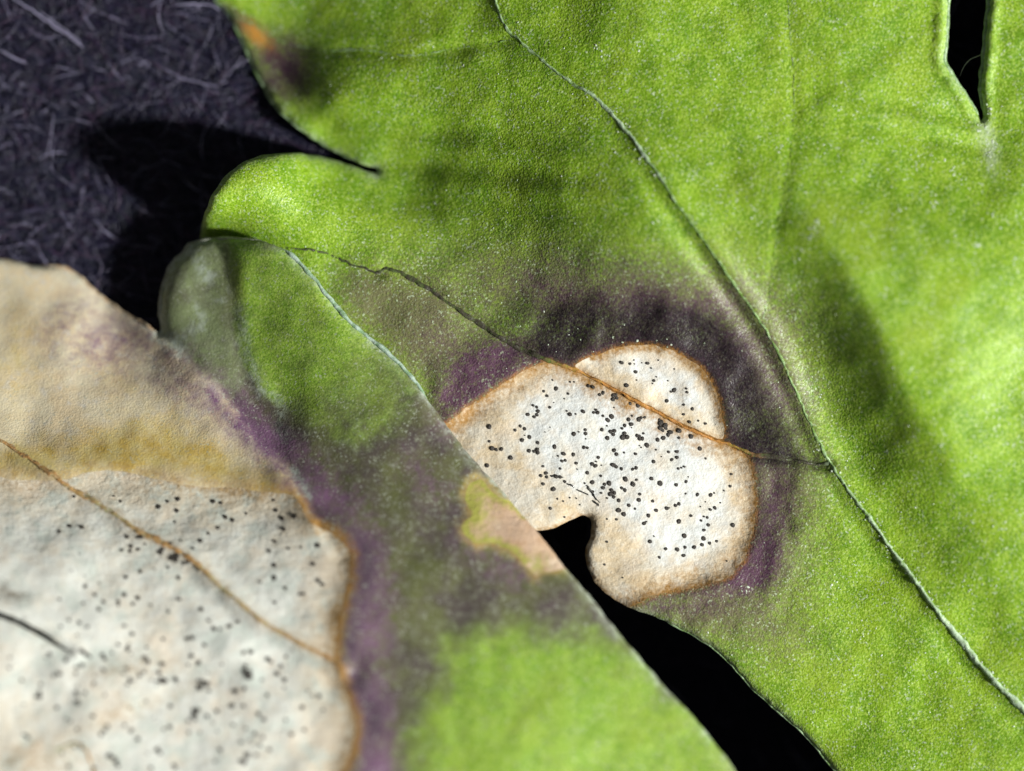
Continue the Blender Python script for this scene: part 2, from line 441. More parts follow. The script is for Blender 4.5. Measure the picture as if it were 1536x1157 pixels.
# ------------------------------------------------------------------ heights above the cloth (grains)
back_tps = TPS([(290, -170, 12), (320, 0, 13), (345, 25, 14), (375, 90, 18), (400, 140, 42), (430, 180, 84), (480, 215, 120), (560, 250, 148),
    (500, 60, 62), (500, 150, 112), (620, 30, 105), (620, 150, 142), (700, 80, 145), (620, -170, 110), (420, -170, 50), (900, -170, 190), (1200, -170, 225),
    (430, 232, 180), (360, 252, 200), (335, 275, 200), (315, 310, 176), (303, 345, 74), (340, 345, 98), (400, 300, 200), (500, 300, 190), (420, 360, 142), (500, 390, 150), (560, 350, 172), (600, 300, 150),
    (650, 250, 148), (750, 270, 178), (850, 280, 220), (950, 300, 254), (700, 180, 165),
    (900, 150, 222), (800, 100, 184), (990, 265, 262), (1100, 100, 236), (1100, 300, 258), (1185, 200, 242), (1300, 100, 242), (1300, 300, 246), (1400, 100, 236), (1472, 190, 216), (1530, 100, 238), (1536, 300, 250), (1720, 100, 240), (1720, 600, 260), (1720, 1300, 240), (2080, 0, 240), (2080, 600, 255), (2080, 1300, 240), (1400, -170, 230), (1550, -170, 235),
    (1090, 410, 246), (1180, 550, 224), (1245, 690, 214), (1350, 850, 214), (1450, 970, 224), (1540, 1065, 230),
    (1215, 500, 220), (1262, 600, 208), (1290, 680, 208), (1400, 500, 268), (1405, 650, 268), (1340, 400, 264), (1500, 800, 266), (1520, 600, 270), (1440, 850, 250), (1536, 950, 256),
    (700, 480, 168), (800, 400, 186), (640, 430, 170), (760, 510, 170), (950, 450, 214), (1050, 500, 218), (1130, 600, 204), (1150, 750, 196), (1050, 850, 182), (960, 915, 170), (880, 830, 166), (800, 700, 174), (900, 600, 188), (1000, 600, 194),
    (1080, 985, 174), (1180, 1080, 178), (1270, 1180, 180), (1200, 900, 192), (1350, 1050, 204), (1300, 1000, 197), (1450, 1157, 216), (1100, 900, 182), (1330, 1320, 185),
    (370, 440, 90), (450, 480, 128), (600, 600, 146), (700, 720, 154)], 1e-4)

front_tps = TPS([(-190, 376, 22), (0, 387, 22), (95, 402, 22), (165, 455, 36), (236, 498, 84), (243, 440, 86), (240, 480, 86), (265, 388, 88), (290, 367, 96), (332, 358, 108), (390, 362, 143), (430, 380, 152), (480, 430, 166), (570, 520, 176), (345, 450, 124), (362, 520, 136), (-190, 500, 100), (-190, 600, 165), (0, 600, 138), (660, 625, 196), (740, 725, 200), (840, 840, 212), (950, 975, 228), (1060, 1100, 240), (1160, 1230, 246), (1200, 1320, 250),
    (120, 480, 78), (60, 600, 138), (200, 600, 142), (300, 560, 138), (305, 450, 108), (400, 450, 142), (380, 600, 153), (500, 600, 180), (420, 680, 180), (100, 750, 208), (300, 750, 200), (450, 750, 202), (200, 950, 242), (0, 900, 256), (400, 950, 238), (520, 950, 238), (600, 800, 216), (600, 1000, 245), (700, 900, 228), (800, 1100, 262), (300, 1157, 270), (0, 1157, 272), (500, 1157, 270), (900, 1157, 258), (-190, 700, 215), (-190, 1000, 268), (-190, 1320, 260), (600, 1320, 280)], 1e-4)

def z_back(x, y, detail=True):
    z = 0.75 * back_tps(x, y)
    d, arc, side = poly_dist(x, y, MIDRIB)
    low = smooth(420, 700, arc)            # stronger towards the base
    left = side > 0
    # crease on the left flank, shallow ridge at the rib, furrow to its right
    mid = np.exp(-((arc - 740) / 200.0) ** 2)
    z = z - (1.5 + 9.0 * mid + 3.0 * low) * np.exp(-((np.where(left, d, -d) - 17) / 14.0) ** 2)
    z = z + (2 + 4 * low) * np.exp(-(d / 26.0) ** 2)
    dr = np.where(left, -d, d)
    win = np.exp(-((arc - 870) / 215.0) ** 2)
    z = z + win * (62 * smooth(22, 165, dr) * np.exp(-np.clip(dr - 150, 0, None) / 260.0) - 5 * np.exp(-((dr - 22) / 22.0) ** 2))
    d2, _, s2 = poly_dist(x, y, VEIN_DARK)
    z = z - 6.0 * np.exp(-(d2 / 9.0) ** 2)
    d3, _, _ = poly_dist(x, y, VEIN_UP)
    z = z - 2.0 * np.exp(-(d3 / 8.0) ** 2)
    d4, _, _ = poly_dist(x, y, VEIN_TL)
    z = z - 4.0 * np.exp(-(d4 / 10.0) ** 2)
    z = z - 46 * (1 - smooth(505, 735, x)) * smooth(330, 520, x) * np.exp(-((y - 248) / 80.0) ** 2)
    z = z + 34 * np.tanh((x - 810) / 190.0) * blob(x, y, 810, 330, 340, 120, 14)
    # pinch wrinkles fanning out from the sinus
    wk = blob(x, y, 690, 240, 190, 60, 8)
    ang = (y - 258) - 0.10 * (x - 565) + 10 * (fbm(x, y, 90, 41, 2) - 0.5)
    z = z + wk * 3.5 * np.sin(ang / 9.0 + 2.2 * fbm(x, y, 120, 42, 2))
    # pinch left of the slit tip
    wk = blob(x, y, 1400, 195, 110, 26, 12)
    z = z + wk * 6.0 * np.sin((y - 190 - 0.22 * (x - 1470)) / 7.5)
    # sunken dead tissue, puckered margin
    s = np.maximum(sdf(x, y, L_MAIN), sdf(x, y, L_UP))
    z = z - 4.0 * smooth(-6, 18, s) + 2.0 * np.exp(-((s + 10) / 12.0) ** 2)
    pk = np.exp(-((s + 45) / 45.0) ** 2)
    d5 = np.hypot(x - 930, y - 660)
    a5 = np.arctan2(y - 660, x - 930)
    z = z + pk * 5.0 * (fbm(d5 * 1.0, a5 * 260, 40, 61, 3) - 0.5) * 2
    # lumpy lamina
    z = z + 16 * (fbm(x, y, 190, 21, 3) - 0.5) + 5.0 * (fbm(x, y, 42, 22, 3) - 0.5)
    # rolled margin
    e = poly_dist(x, y, B_OUT, True)[0]
    z = z - 7.0 * np.exp(-e / 5.0)
    # the two lips of the slit are rolled up
    lip = blob(x, y, 1450, 60, 60, 150)
    z = z + lip * 10.0 * np.exp(-((e - 9) / 6.0) ** 2)
    return z

def z_front(x, y):
    z = front_tps(x, y)
    z = 0.62 * z + 0.0013 * z * z + 58 * smooth(620, 1020, y + 0.1 * x)
    d, arc, side = poly_dist(x, y, FOLD)
    z = z + 7.0 * smooth(-6, 6, np.where(side > 0, d, -d)) * np.exp(-(d / 60) ** 2) - 3.0 * np.exp(-(d / 6) ** 2)
    d, arc, side = poly_dist(x, y, FOLD2)
    z = z - 2.0 * np.exp(-(d / 9.0) ** 2) + 1.5 * np.exp(-((np.where(side > 0, -d, d) - 22) / 14) ** 2)
    d, _, _ = poly_dist(x, y, FV_MAIN)
    z = z + 6.0 * np.exp(-(d / 16.0) ** 2) - 4 * np.exp(-((d - 24) / 14) ** 2)
    s = sdf(x, y, L_BIG)
    z = z - 4.0 * smooth(-10, 26, s) + 2.0 * np.exp(-((s + 14) / 16.0) ** 2)
    z = z + 12 * (fbm(x, y, 170, 31, 3) - 0.5) + 5.0 * (fbm(x, y, 46, 32, 3) - 0.5)
    # papery ripples in the dead patch
    z = z + smooth(0, 60, s) * 7.0 * (fbm(x * 0.55 + y * 0.3, y * 1.1 - x * 0.5, 60, 35, 3) - 0.5)
    e = poly_dist(x, y, F_OUT, True)[0]
    z = z - 7.0 * np.exp(-e / 6.0)
    e = poly_dist(x, y, F_TEAR, True)[0]
    z = z + 5.0 * np.exp(-((e - 12) / 12.0) ** 2) - 4 * np.exp(-e / 5.0)
    return z

# ------------------------------------------------------------------ leaf builder
THICK = 11.0
def triangulate(outline, holes, cuts, dense, step, dstep):
    x0, y0 = outline.min(0); x1, y1 = outline.max(0)
    pts = []
    for st, lvl in ((26.0, 2), (step, 0), (dstep, 1)):
        gx, gy = np.meshgrid(np.arange(x0, x1, st), np.arange(y0, y1, st * 0.9))
        gx = gx + (np.arange(gx.shape[0]) % 2)[:, None] * st * 0.5
        gx = gx.ravel() + rng.uniform(-0.22, 0.22, gx.size) * st
        gy = gy.ravel() + rng.uniform(-0.22, 0.22, gy.size) * st
        m = np.zeros(gx.shape, bool)
        for (a, b, c, d) in dense: m |= (gx > a) & (gx < c) & (gy > b) & (gy < d)
        off = (gx < -60) | (gx > 1600) | (gy < -60) | (gy > 1220)
        m = (off, ~m & ~off, m & ~off)[(2, 0, 1).index(lvl)]
        gx, gy = gx[m], gy[m]
        pts.append(np.stack([gx, gy], 1))
    P = np.concatenate(pts)
    k = inside(P[:, 0], P[:, 1], outline)
    for h in holes: k &= ~inside(P[:, 0], P[:, 1], h)
    P = P[k]
    loops = [outline] + holes + cuts
    dm = np.full(len(P), 1e9)
    for lp in loops: dm = np.minimum(dm, poly_dist(P[:, 0], P[:, 1], lp, True)[0])
    P = P[dm > 2.6]
    verts = [Vector(p) for p in P]
    edges = []
    for lp in loops:
        b = len(verts); verts += [Vector(p) for p in lp]; n = len(lp)
        edges += [(b + i, b + (i + 1) % n) for i in range(n)]
    v, e, f, _, _, _ = delaunay_2d_cdt(verts, edges, [], 0, 1e-4)
    V = np.array([(p.x, p.y) for p in v]); F = np.array([list(t) for t in f])
    C = V[F].mean(1)
    k = inside(C[:, 0], C[:, 1], outline)
    for h in holes: k &= ~inside(C[:, 0], C[:, 1], h)
    F = F[k]; C = C[k]
    # plan y runs down: make triangles face up in the world
    a = V[F]; cr = (a[:, 1, 0] - a[:, 0, 0]) * (a[:, 2, 1] - a[:, 0, 1]) - (a[:, 1, 1] - a[:, 0, 1]) * (a[:, 2, 0] - a[:, 0, 0])
    F[cr > 0] = F[cr > 0][:, ::-1]
    return V, F, C

def empty(name, x, y, z, label, cat):
    o = bpy.data.objects.new(name, None); scene.collection.objects.link(o)
    o.location = (0, 0, 0); o.empty_display_size = 0.002
    o['label'] = label; o['category'] = cat
    return o

def sub(V, F):
    u, inv = np.unique(F, return_inverse=True)
    return u, inv.reshape(F.shape)

def build_leaf(root, outline, holes, cuts, dense, zf, mat, maskf, lesion_specs):
    V, F, C = triangulate(outline, holes, cuts, dense, 8.0, 5.0)
    Z = zf(V[:, 0], V[:, 1])
    top = to_world(V[:, 0], V[:, 1], Z)
    owner = np.full(len(F), -1)
    for i, lp in enumerate(cuts):
        owner[inside(C[:, 0], C[:, 1], lp)] = i
    # boundary edges of the whole leaf
    E = np.sort(np.concatenate([F[:, [0, 1]], F[:, [1, 2]], F[:, [2, 0]]]), 1)
    raw = np.concatenate([F[:, [0, 1]], F[:, [1, 2]], F[:, [2, 0]]])
    u, idx, cnt = np.unique(E, axis=0, return_index=True, return_counts=True)
    bnd = raw[idx[cnt == 1]]
    n = len(V)
    und = top.copy(); und[:, 2] -= THICK * S
    faces = [tuple(t) for t in F[owner < 0]]
    faces += [(a + n, c + n, b + n) for a, b, c in F]
    faces += [(b, a, a + n, b + n) for a, b in bnd]
    masks = maskf(V[:, 0], V[:, 1])
    co = np.concatenate([top, und])
    blade = mesh_obj('blade', co, faces, mat, root, {k: np.concatenate([v, v]) for k, v in masks.items()})
    # drop vertices nobody uses
    les = []
    for i, (nm, m, lf, lab) in enumerate(lesion_specs):
        u, f = sub(V, F[owner == i])
        les.append(mesh_obj(nm, top[u], f, m, root, lf(V[u, 0], V[u, 1]), label=lab))
    return blade, les

def strip(name, line, zf, width, height, mat, parent, attrs=None, wig=1.0, seed=0, lift=0.0, label=None, sides=7):
    """a low rounded cord lying on the blade along a plan line; width/height may follow the arc 0..1"""
    L = np.asarray(line, float)
    seg = np.linalg.norm(np.diff(L, axis=0), axis=1); arc = np.concatenate([[0], np.cumsum(seg)]); tt = arc / arc[-1]
    T = np.gradient(L, axis=0); T /= np.linalg.norm(T, axis=1, keepdims=True) + 1e-9
    N = np.stack([-T[:, 1], T[:, 0]], 1)
    wv = np.interp(tt, *zip(*width)) if isinstance(width, list) else np.full(len(L), float(width))
    hv = np.interp(tt, *zip(*height)) if isinstance(height, list) else np.full(len(L), float(height))
    L = L + N * ((fbm(arc, arc * 0 + seed * 31, 16, seed, 3) - 0.5) * 3.2 * wig)[:, None]
    L = L + N * ((fbm(arc, arc * 0 + seed * 17, 6, seed + 8, 2) - 0.5) * 2.2 * wig)[:, None]
    wv = wv * (0.25 + 1.4 * fbm(arc, arc * 0 + 7, 13, seed + 1, 3)); hv = hv * (0.55 + 0.9 * fbm(arc, arc * 0 + 3, 9, seed + 2, 3))
    co, at = [], {k: [] for k in (attrs or {})}
    for k in range(sides):
        a = math.pi * k / (sides - 1)
        x = L[:, 0] + N[:, 0] * wv * 0.5 * math.cos(a); y = L[:, 1] + N[:, 1] * wv * 0.5 * math.cos(a)
        z = zf(x, y) + hv * math.sin(a) - 1.0 + lift
        co.append(to_world(x, y, z))
    co = np.stack(co, 1)                        # n, sides, 3
    n = len(L)
    idx = np.arange(n * sides).reshape(n, sides)
    q = np.stack([idx[:-1, :-1], idx[:-1, 1:], idx[1:, 1:], idx[1:, :-1]], -1).reshape(-1, 4)
    A = {k: np.repeat(np.interp(tt, *zip(*v)), sides) for k, v in (attrs or {}).items()}
    c = co.reshape(-1, 3) + np.random.default_rng(seed + 50).normal(0, 0.45 * S * wig, (n * sides, 3))
    # face upwards
    f0 = q[len(q) // 2]; nrm = np.cross(c[f0[1]] - c[f0[0]], c[f0[3]] - c[f0[0]])
    if nrm[2] < 0: q = q[:, ::-1]
    return mesh_obj(name, c, q, mat, parent, A, label=label)

def margin(name, line, zf, r, mat, parent, seed=0, label=None, sides=6):
    """a closed cord hugging the leaf's edge"""
    L = np.asarray(line, float); n = len(L)
    arc = np.concatenate([[0], np.cumsum(np.linalg.norm(np.diff(L, axis=0), axis=1))])
    T = np.gradient(L, axis=0); T /= np.linalg.norm(T, axis=1, keepdims=True) + 1e-9
    N = np.stack([-T[:, 1], T[:, 0]], 1)
    tt = arc / arc[-1]
    rr = r * (0.55 + 0.9 * fbm(arc, arc * 0, 14, seed, 3)) * np.clip(np.minimum(tt, 1 - tt) * 14, 0.15, 1)
    zc = zf(L[:, 0], L[:, 1]) - 2.0 + 3 * (fbm(arc, arc * 0 + 9, 10, seed + 4, 2) - 0.5)
    co = []
    for k in range(sides):
        a = 2 * math.pi * k / sides
        x = L[:, 0] + N[:, 0] * rr * math.cos(a); y = L[:, 1] + N[:, 1] * rr * math.cos(a)
        co.append(to_world(x, y, zc + rr * 1.25 * math.sin(a)))
    co = np.stack(co, 1); idx = np.arange(n * sides).reshape(n, sides)
    nx = np.roll(idx, -1, 1)
    q = np.stack([idx[:-1], nx[:-1], nx[1:], idx[1:]], -1).reshape(-1, 4)
    return mesh_obj(name, co.reshape(-1, 3), q, mat, parent, label=label)

# ------------------------------------------------------------------ pigment maps
HALO = [(765, 522), (815, 474), (900, 446), (1000, 452), (1080, 488), (1132, 550), (1168, 620), (1205, 682), (1185, 708), (1130, 692), (1082, 650), (1060, 560), (1000, 522), (930, 518), (870, 540), (838, 546)]
def back_masks(x, y):
    g = lambda s, k=0: fbm(x, y, s, 70 + k, 3) - 0.5
    s = np.maximum(sdf(x, y, L_MAIN), sdf(x, y, L_UP))
    n = g(70) * 2
    dark = (1.0 * blob(x, y, 905, 482, 150, 34, 6) + 0.9 * blob(x, y, 1040, 505, 80, 34, 32) + 1.05 * blob(x, y, 1108, 590, 40, 78, -22)
            + 1.0 * blob(x, y, 1145, 672, 52, 30, 20) + 0.75 * blob(x, y, 1205, 693, 60, 14, 8) + 0.4 * blob(x, y, 1150, 790, 26, 70, 8) + 0.35 * blob(x, y, 780, 525, 50, 20, 30))
    hug = smooth(-62, -6, s + 26 * g(44, 30))
    upr = smooth(0.15, 0.75, blob(x, y, 1060, 560, 190, 150, 30))
    dark = np.maximum(dark, 0.95 * hug * upr)
    dark = np.clip(dark * (1 + 0.6 * n), 0, 0.94)
    hd = sdf(x, y, HALO)
    dark = np.maximum(dark, np.interp(smooth(-34, 26, hd + 34 * g(40, 33)), [0, 1], [0, 1.0]) * (0.92 + 0.25 * n))
    purple = (0.95 * blob(x, y, 745, 545, 70, 34, -32) + 0.9 * blob(x, y, 690, 596, 46, 40, -30) + 0.9 * blob(x, y, 1155, 770, 36, 105, 6) + 0.9 * blob(x, y, 1105, 872, 70, 28, -28)
              + 0.75 * blob(x, y, 1000, 910, 75, 18, 6) + 0.85 * blob(x, y, 930, 445, 190, 55, 8) + 0.7 * blob(x, y, 1130, 560, 70, 110, -30) + 0.35 * blob(x, y, 660, 520, 80, 50, 20))
    purple = np.maximum(purple, 0.8 * smooth(-48, -4, s + 24 * g(40, 31)))
    purple = np.clip(purple * (1 + 0.6 * g(60, 5) * 2), 0, 1)
    olive = (0.95 * blob(x, y, 640, 500, 105, 80, 35) + 0.85 * blob(x, y, 560, 450, 60, 40, 35) + 0.8 * blob(x, y, 900, 440, 210, 62, 8) + 0.8 * blob(x, y, 1130, 560, 85, 130, -25)
             + 0.8 * blob(x, y, 1180, 800, 60, 130, 8) + 0.8 * blob(x, y, 1070, 925, 120, 42, 12) + 0.25 * blob(x, y, 1020, 900, 160, 90, 20))
    olive = np.maximum(olive, 0.9 * smooth(-80, -20, s + 30 * g(50, 32)))
    olive = np.clip(olive * (1 + 0.5 * g(80, 9) * 2), 0, 1)
    # the small speckled blotch on the outer edge
    p2 = 1.25 * blob(x, y, 420, 100, 46, 40, 50) * (0.85 + 1.0 * g(14, 12)) + 0.8 * blob(x, y, 365, 35, 34, 9, 38)
    purple = np.clip(purple + 0.9 * p2, 0, 1); olive = np.clip(olive + 1.0 * p2, 0, 1)
    dark = np.clip(dark + 0.4 * p2, 0, 0.92)
    brown = np.clip(1.3 * blob(x, y, 383, 52, 26, 11, 42), 0, 1)
    brown = np.maximum(brown, 0.5 * smooth(-7, 0, s))
    pale = (0.75 * blob(x, y, 562, 258, 10, 10) + 0.55 * blob(x, y, 1478, 200, 12, 20) + 0.55 * blob(x, y, 1488, 235, 10, 22))
    e = poly_dist(x, y, B_OUT, True)[0]
    pale = np.clip(pale + 0.35 * np.exp(-e / 4.0), 0, 1)
    return dict(dark=dark, purple=purple, olive=olive, brown=brown, pale=pale)

WHITE1 = [(792, 606), (835, 578), (862, 580), (920, 600), (985, 640), (1040, 668), (1082, 716), (1080, 770), (1066, 822), (1040, 842), (990, 838), (965, 800), (925, 770), (880, 745), (820, 700), (780, 670)]
def lesion_main_masks(x, y):
    s = sdf(x, y, L_MAIN)
    e = poly_dist(x, y, B_OUT, True)[0]
    n = fbm(x, y, 26, 81, 3) - 0.5
    dn = s + 22 * n
    rim = np.maximum(smooth(18, 3, dn) * 0.85, 0.42 * smooth(42, 8, dn))
    rim = np.maximum(rim, 0.6 * smooth(9, 1, e + 6 * n))
    dv = poly_dist(x, y, VEIN_DARK)[0]
    rim = np.maximum(rim, 0.75 * smooth(13, 3, dv + 7 * n))
    rim = np.maximum(rim, 0.95 * blob(x, y, 700, 626, 44, 13, -34))
    white = np.clip(smooth(-34, 18, sdf(x, y, WHITE1) + 34 * n) + 0.55 * blob(x, y, 780, 745, 36, 26, 40), 0, 1)
    stain = 0.8 * blob(x, y, 886, 784, 9, 12) + 0.4 * blob(x, y, 884, 800, 6, 20)
    return dict(rim=rim, white=white, stain=stain)

def lesion_up_masks(x, y):
    s = sdf(x, y, L_UP)
    n = fbm(x, y, 24, 83, 3) - 0.5
    dv = poly_dist(x, y, VEIN_DARK)[0]
    rim = np.where(dv < 26, 0.6 * smooth(10, 2, dv + 5 * n), 0.85 * smooth(17, 3, s + 10 * n))
    white = 0.8 * smooth(8, 34, s + 22 * n)
    return dict(rim=rim, white=white, stain=0 * x)

GREEN1 = [(345, 350), (430, 372), (490, 430), (570, 512), (625, 575), (600, 640), (530, 660), (455, 628), (395, 598), (362, 545), (349, 480), (342, 400)]
GREEN2 = [(655, 1050), (690, 985), (780, 955), (880, 948), (950, 985), (1010, 1045), (1060, 1100), (1130, 1200), (1220, 1330), (590, 1330), (625, 1160), (640, 1095)]
GREY = [(225, 510), (230, 430), (255, 380), (330, 345), (340, 375), (345, 440), (349, 490), (357, 530), (372, 585), (345, 598), (300, 553)]
TAN = [(-200, 340), (95, 380), (175, 450), (240, 500), (285, 545), (330, 590), (370, 640), (430, 700), (470, 790), (300, 830), (-200, 800)]
PURP = catmull([(110, 490), (170, 510), (230, 535), (285, 565), (335, 600), (375, 640), (420, 685), (470, 725), (515, 775), (545, 830), (555, 900), (545, 970), (545, 1040), (560, 1110), (560, 1200)], 8.0)
def front_masks(x, y):
    g = lambda s, k=0: fbm(x, y, s, 90 + k, 3) - 0.5
    s1 = sdf(x, y, GREEN1); s2 = sdf(x, y, GREEN2)
    f2, _, sd2 = poly_dist(x, y, FOLD2)
    nearfold = np.exp(-(f2 / 40) ** 2)
    green = np.maximum(smooth(-26, 26, s1 + 50 * g(50)) * (0.9 - 0.5 * smooth(-30, 60, (x - 520) * 0.7 + (y - 540) * 0.7)) , smooth(-50, 44, s2 + 70 * g(60, 3)))
    green = np.where((nearfold > 0.1) & (s1 < 0), green * smooth(0.9, 0.1, nearfold), green)
    big = sdf(x, y, L_BIG)
    tan = smooth(-10, 10, sdf(x, y, TAN) + 16 * g(40, 5))
    grey = smooth(-12, 12, sdf(x, y, GREY)) * (0.75 + 1.2 * g(34, 7))
    dp, ap, _ = poly_dist(x, y, PURP)
    along = np.interp(ap, [0, 90, 200, 320, 420, 560, 700, 820], [0.42, 0.5, 0.5, 0.85, 0.85, 0.75, 0.8, 0.9])
    wid = np.interp(ap, [0, 200, 320, 450, 800], [50, 40, 26, 36, 32])
    purple = np.exp(-(dp / wid) ** 2) * along * (1 + 0.8 * g(50, 11) * 2)
    purple += 0.3 * blob(x, y, 640, 720, 60, 30, 40) + 0.4 * blob(x, y, 750, 850, 70, 22, 30) + 0.25 * blob(x, y, 660, 640, 40, 20, 50)
    yel = 0.95 * np.exp(-(poly_dist(x, y, [(-190, 690), (0, 690), (90, 690), (210, 672), (300, 690), (370, 712), (430, 732)])[0] / np.interp(x, [0, 200, 420], [24, 40, 20])) ** 2)
    yel += 0.35 * blob(x, y, 20, 540, 40, 90) + 0.3 * blob(x, y, 220, 600, 80, 30, 30)
    ss = sdf(x, y, L_SPOT)
    yel = np.clip(yel * (1 + 0.7 * g(46, 13) * 2) * smooth(-6, 10, sdf(x, y, TAN)) + 0.5 * smooth(-15, 0, ss + 12 * g(14, 19)), 0, 1)
    dark = 0.75 * np.exp(-((big + 26) / 16.0) ** 2) * smooth(740, 830, y) * (0.9 + g(40, 15) * 1.4)
    fd, fa, _ = poly_dist(x, y, FOLD)
    dark += 0.4 * np.exp(-(fd / 7) ** 2) * np.interp(fa, [0, 60, 130, 330], [0.1, 0.4, 0.9, 0.9])
    dark += 0.35 * blob(x, y, 560, 1060, 40, 60) + 0.25 * blob(x, y, 315, 420, 26, 45, 10)
    gpatch = smooth(0.52, 0.72, fbm(x, y, 30, 131, 3)) * smooth(-8, 10, sdf(x, y, GREY))
    brown = 0.8 * np.exp(-((big + 2) / 7.0) ** 2) * smooth(725, 760, y) + 0.3 * np.exp(-((big + 6) / 8.0) ** 2)
    ss = sdf(x, y, L_SPOT)
    brown = np.maximum(brown, 0.3 * smooth(-6, 0, ss))
    pale = 0.22 * np.exp(-(poly_dist(x, y, [(408, 590), (424, 610), (420, 640), (428, 655)])[0] / 8.0) ** 2) + 0.3 * np.exp(-(poly_dist(x, y, [(360, 470), (372, 540), (392, 590)])[0] / 8.0) ** 2)
    pale += 0.5 * gpatch
    pale += 0.5 * np.exp(-(poly_dist(x, y, [(440, 705), (455, 730), (466, 745)])[0] / 5.0) ** 2)
    e = poly_dist(x, y, F_OUT, True)[0]
    pale = np.clip(pale + 0.6 * np.exp(-e / 5.0) * (0.5 + g(20, 17) * 2), 0, 1)
    c = lambda v: np.clip(v, 0, 1)
    return dict(green=c(green), tan=c(tan), grey=c(grey), purple=c(purple), yellow=yel, dark=c(dark) * 0.9, brown=c(brown), pale=pale)

def lesion_big_masks(x, y):
    s = sdf(x, y, L_BIG)
    n = fbm(x, y, 34, 101, 3) - 0.5
    rim = (0.5 * smooth(12, 1, s + 26 * n) + 0.2 * smooth(40, 8, s + 26 * n)) * smooth(700, 760, y + x * 0.1)
    d, _, _ = poly_dist(x, y, FV_MAIN)
    rim = np.maximum(rim, 0.35 * np.exp(-(d / 9.0) ** 2))
    rim = np.maximum(rim, 0.3 * blob(x, y, 180, 1070, 120, 14, -20) + 0.4 * blob(x, y, 60, 1140, 80, 24, 0) + 0.25 * blob(x, y, 190, 1005, 90, 14, -6))
    white = np.clip(smooth(10, 90, s + 50 * n) * (0.75 + 1.1 * (fbm(x, y, 120, 105, 3) - 0.5)), 0, 1)
    stain = 0.7 * blob(x, y, 8, 890, 44, 10, 14) + 0.18 * blob(x, y, 240, 1040, 180, 50, 0) * (fbm(x, y, 30, 107, 3) > 0.5)
    return dict(rim=np.clip(rim, 0, 1), white=white, stain=stain)

def spot_masks(x, y):
    s = sdf(x, y, L_SPOT)
    n = fbm(x, y, 20, 111, 3) - 0.5
    rim = np.clip(smooth(14, 2, s + 10 * n) * 0.9 * (x < 790) + 0.9 * blob(x, y, 712, 760, 22, 36) + 0.7 * blob(x, y, 806, 848, 16, 16), 0, 1)
    return dict(rim=rim, white=0.6 * smooth(6, 20, s), stain=0 * x)

# ------------------------------------------------------------------ build: cloth
gx = np.linspace(-700, 2240, 100); gy = np.linspace(-700, 1860, 90)
X, Y = np.meshgrid(gx, gy)
def shade_hollow(x, y):                       # hollow added to the cloth so the gap between the leaves stays dark
    return -120 * blob(x, y, 1090, 1110, 330, 270)
Zc = -6 + 8 * (fbm(X, Y, 160, 201, 3) - 0.5) + shade_hollow(X, Y)
co = np.stack([(X - CX) * S, -(Y - CY) * S, Zc * S], -1).reshape(-1, 3)
idx = np.arange(X.size).reshape(X.shape)
q = np.stack([idx[:-1, :-1], idx[1:, :-1], idx[1:, 1:], idx[:-1, 1:]], -1).reshape(-1, 4)
cloth = mesh_obj('cloth', co, q, M_CLOTH)
cloth['kind'] = 'structure'

def tubes(name, paths, radii, parent, mat, attrs, kind=None, label=None):
    """paths: (n, k, 3) in grains (plan x, plan y, z)"""
    n, k, _ = paths.shape
    T = np.gradient(paths, axis=1); T /= np.linalg.norm(T, axis=2, keepdims=True) + 1e-9
    up = np.array([0, 0, 1.0]); A = np.cross(T, up); A /= np.linalg.norm(A, axis=2, keepdims=True) + 1e-9
    B = np.cross(A, T)
    tap = np.sin(np.linspace(0.25, math.pi - 0.25, k))[None, :, None] ** 0.5
    r = radii[:, None, None] * tap
    ring = []
    for j in range(3):
        a = 2 * math.pi * j / 3 + 0.5
        ring.append(paths + A * r * math.cos(a) + B * r * math.sin(a))
    R = np.stack(ring, 2)                                   # n,k,3,3
    W = np.stack([(R[..., 0] - CX) * S, -(R[..., 1] - CY) * S, R[..., 2] * S], -1).reshape(-1, 3)
    I = np.arange(n * k * 3).reshape(n, k, 3); J = np.roll(I, -1, 2)
    Q = np.stack([I[:, :-1], I[:, 1:], J[:, 1:], J[:, :-1]], -1).reshape(-1, 4)
    at = {kk: np.repeat(v, k * 3) for kk, v in attrs.items()}
    return mesh_obj(name, W, Q, mat, parent, at, kind=kind, label=label)

def felt(n, x0, y0, x1, y1):
    k = 6
    cx = rng.uniform(x0, x1, n); cy = rng.uniform(y0, y1, n)
    ang = rng.normal(0.35, 0.8, n) + (rng.random(n) < 0.25) * rng.uniform(0, math.pi, n)
    ln = rng.uniform(22, 100, n); cv = rng.normal(0, 0.8, n)
    zt = rng.uniform(-4, 8, n); dz = rng.normal(0, 5, n)
    s = np.linspace(-0.5, 0.5, k)[None]
    th = ang[:, None] + cv[:, None] * s
    px = cx[:, None] + np.cumsum(np.cos(th), 1) * ln[:, None] / k
    py = cy[:, None] + np.cumsum(np.sin(th), 1) * ln[:, None] / k
    pz = zt[:, None] + dz[:, None] * s - 9 * (2 * s) ** 2 + shade_hollow(px, py)
    return np.stack([px, py, pz], -1), rng.uniform(0.32, 0.68, n)

p1, r1 = felt(25000, -250, -250, 620, 620)
p2, r2 = felt(7000, 620, -250, 1800, 1400)
p3, r3 = felt(4500, -250, 620, 620, 1400)
pa = np.concatenate([p1, p2, p3]); ra = np.concatenate([r1, r2, r3])
tubes('felt_fibres', pa, ra, cloth, M_FIBRE, dict(tone=rng.random(len(pa)), hue=rng.random(len(pa))), 'stuff')
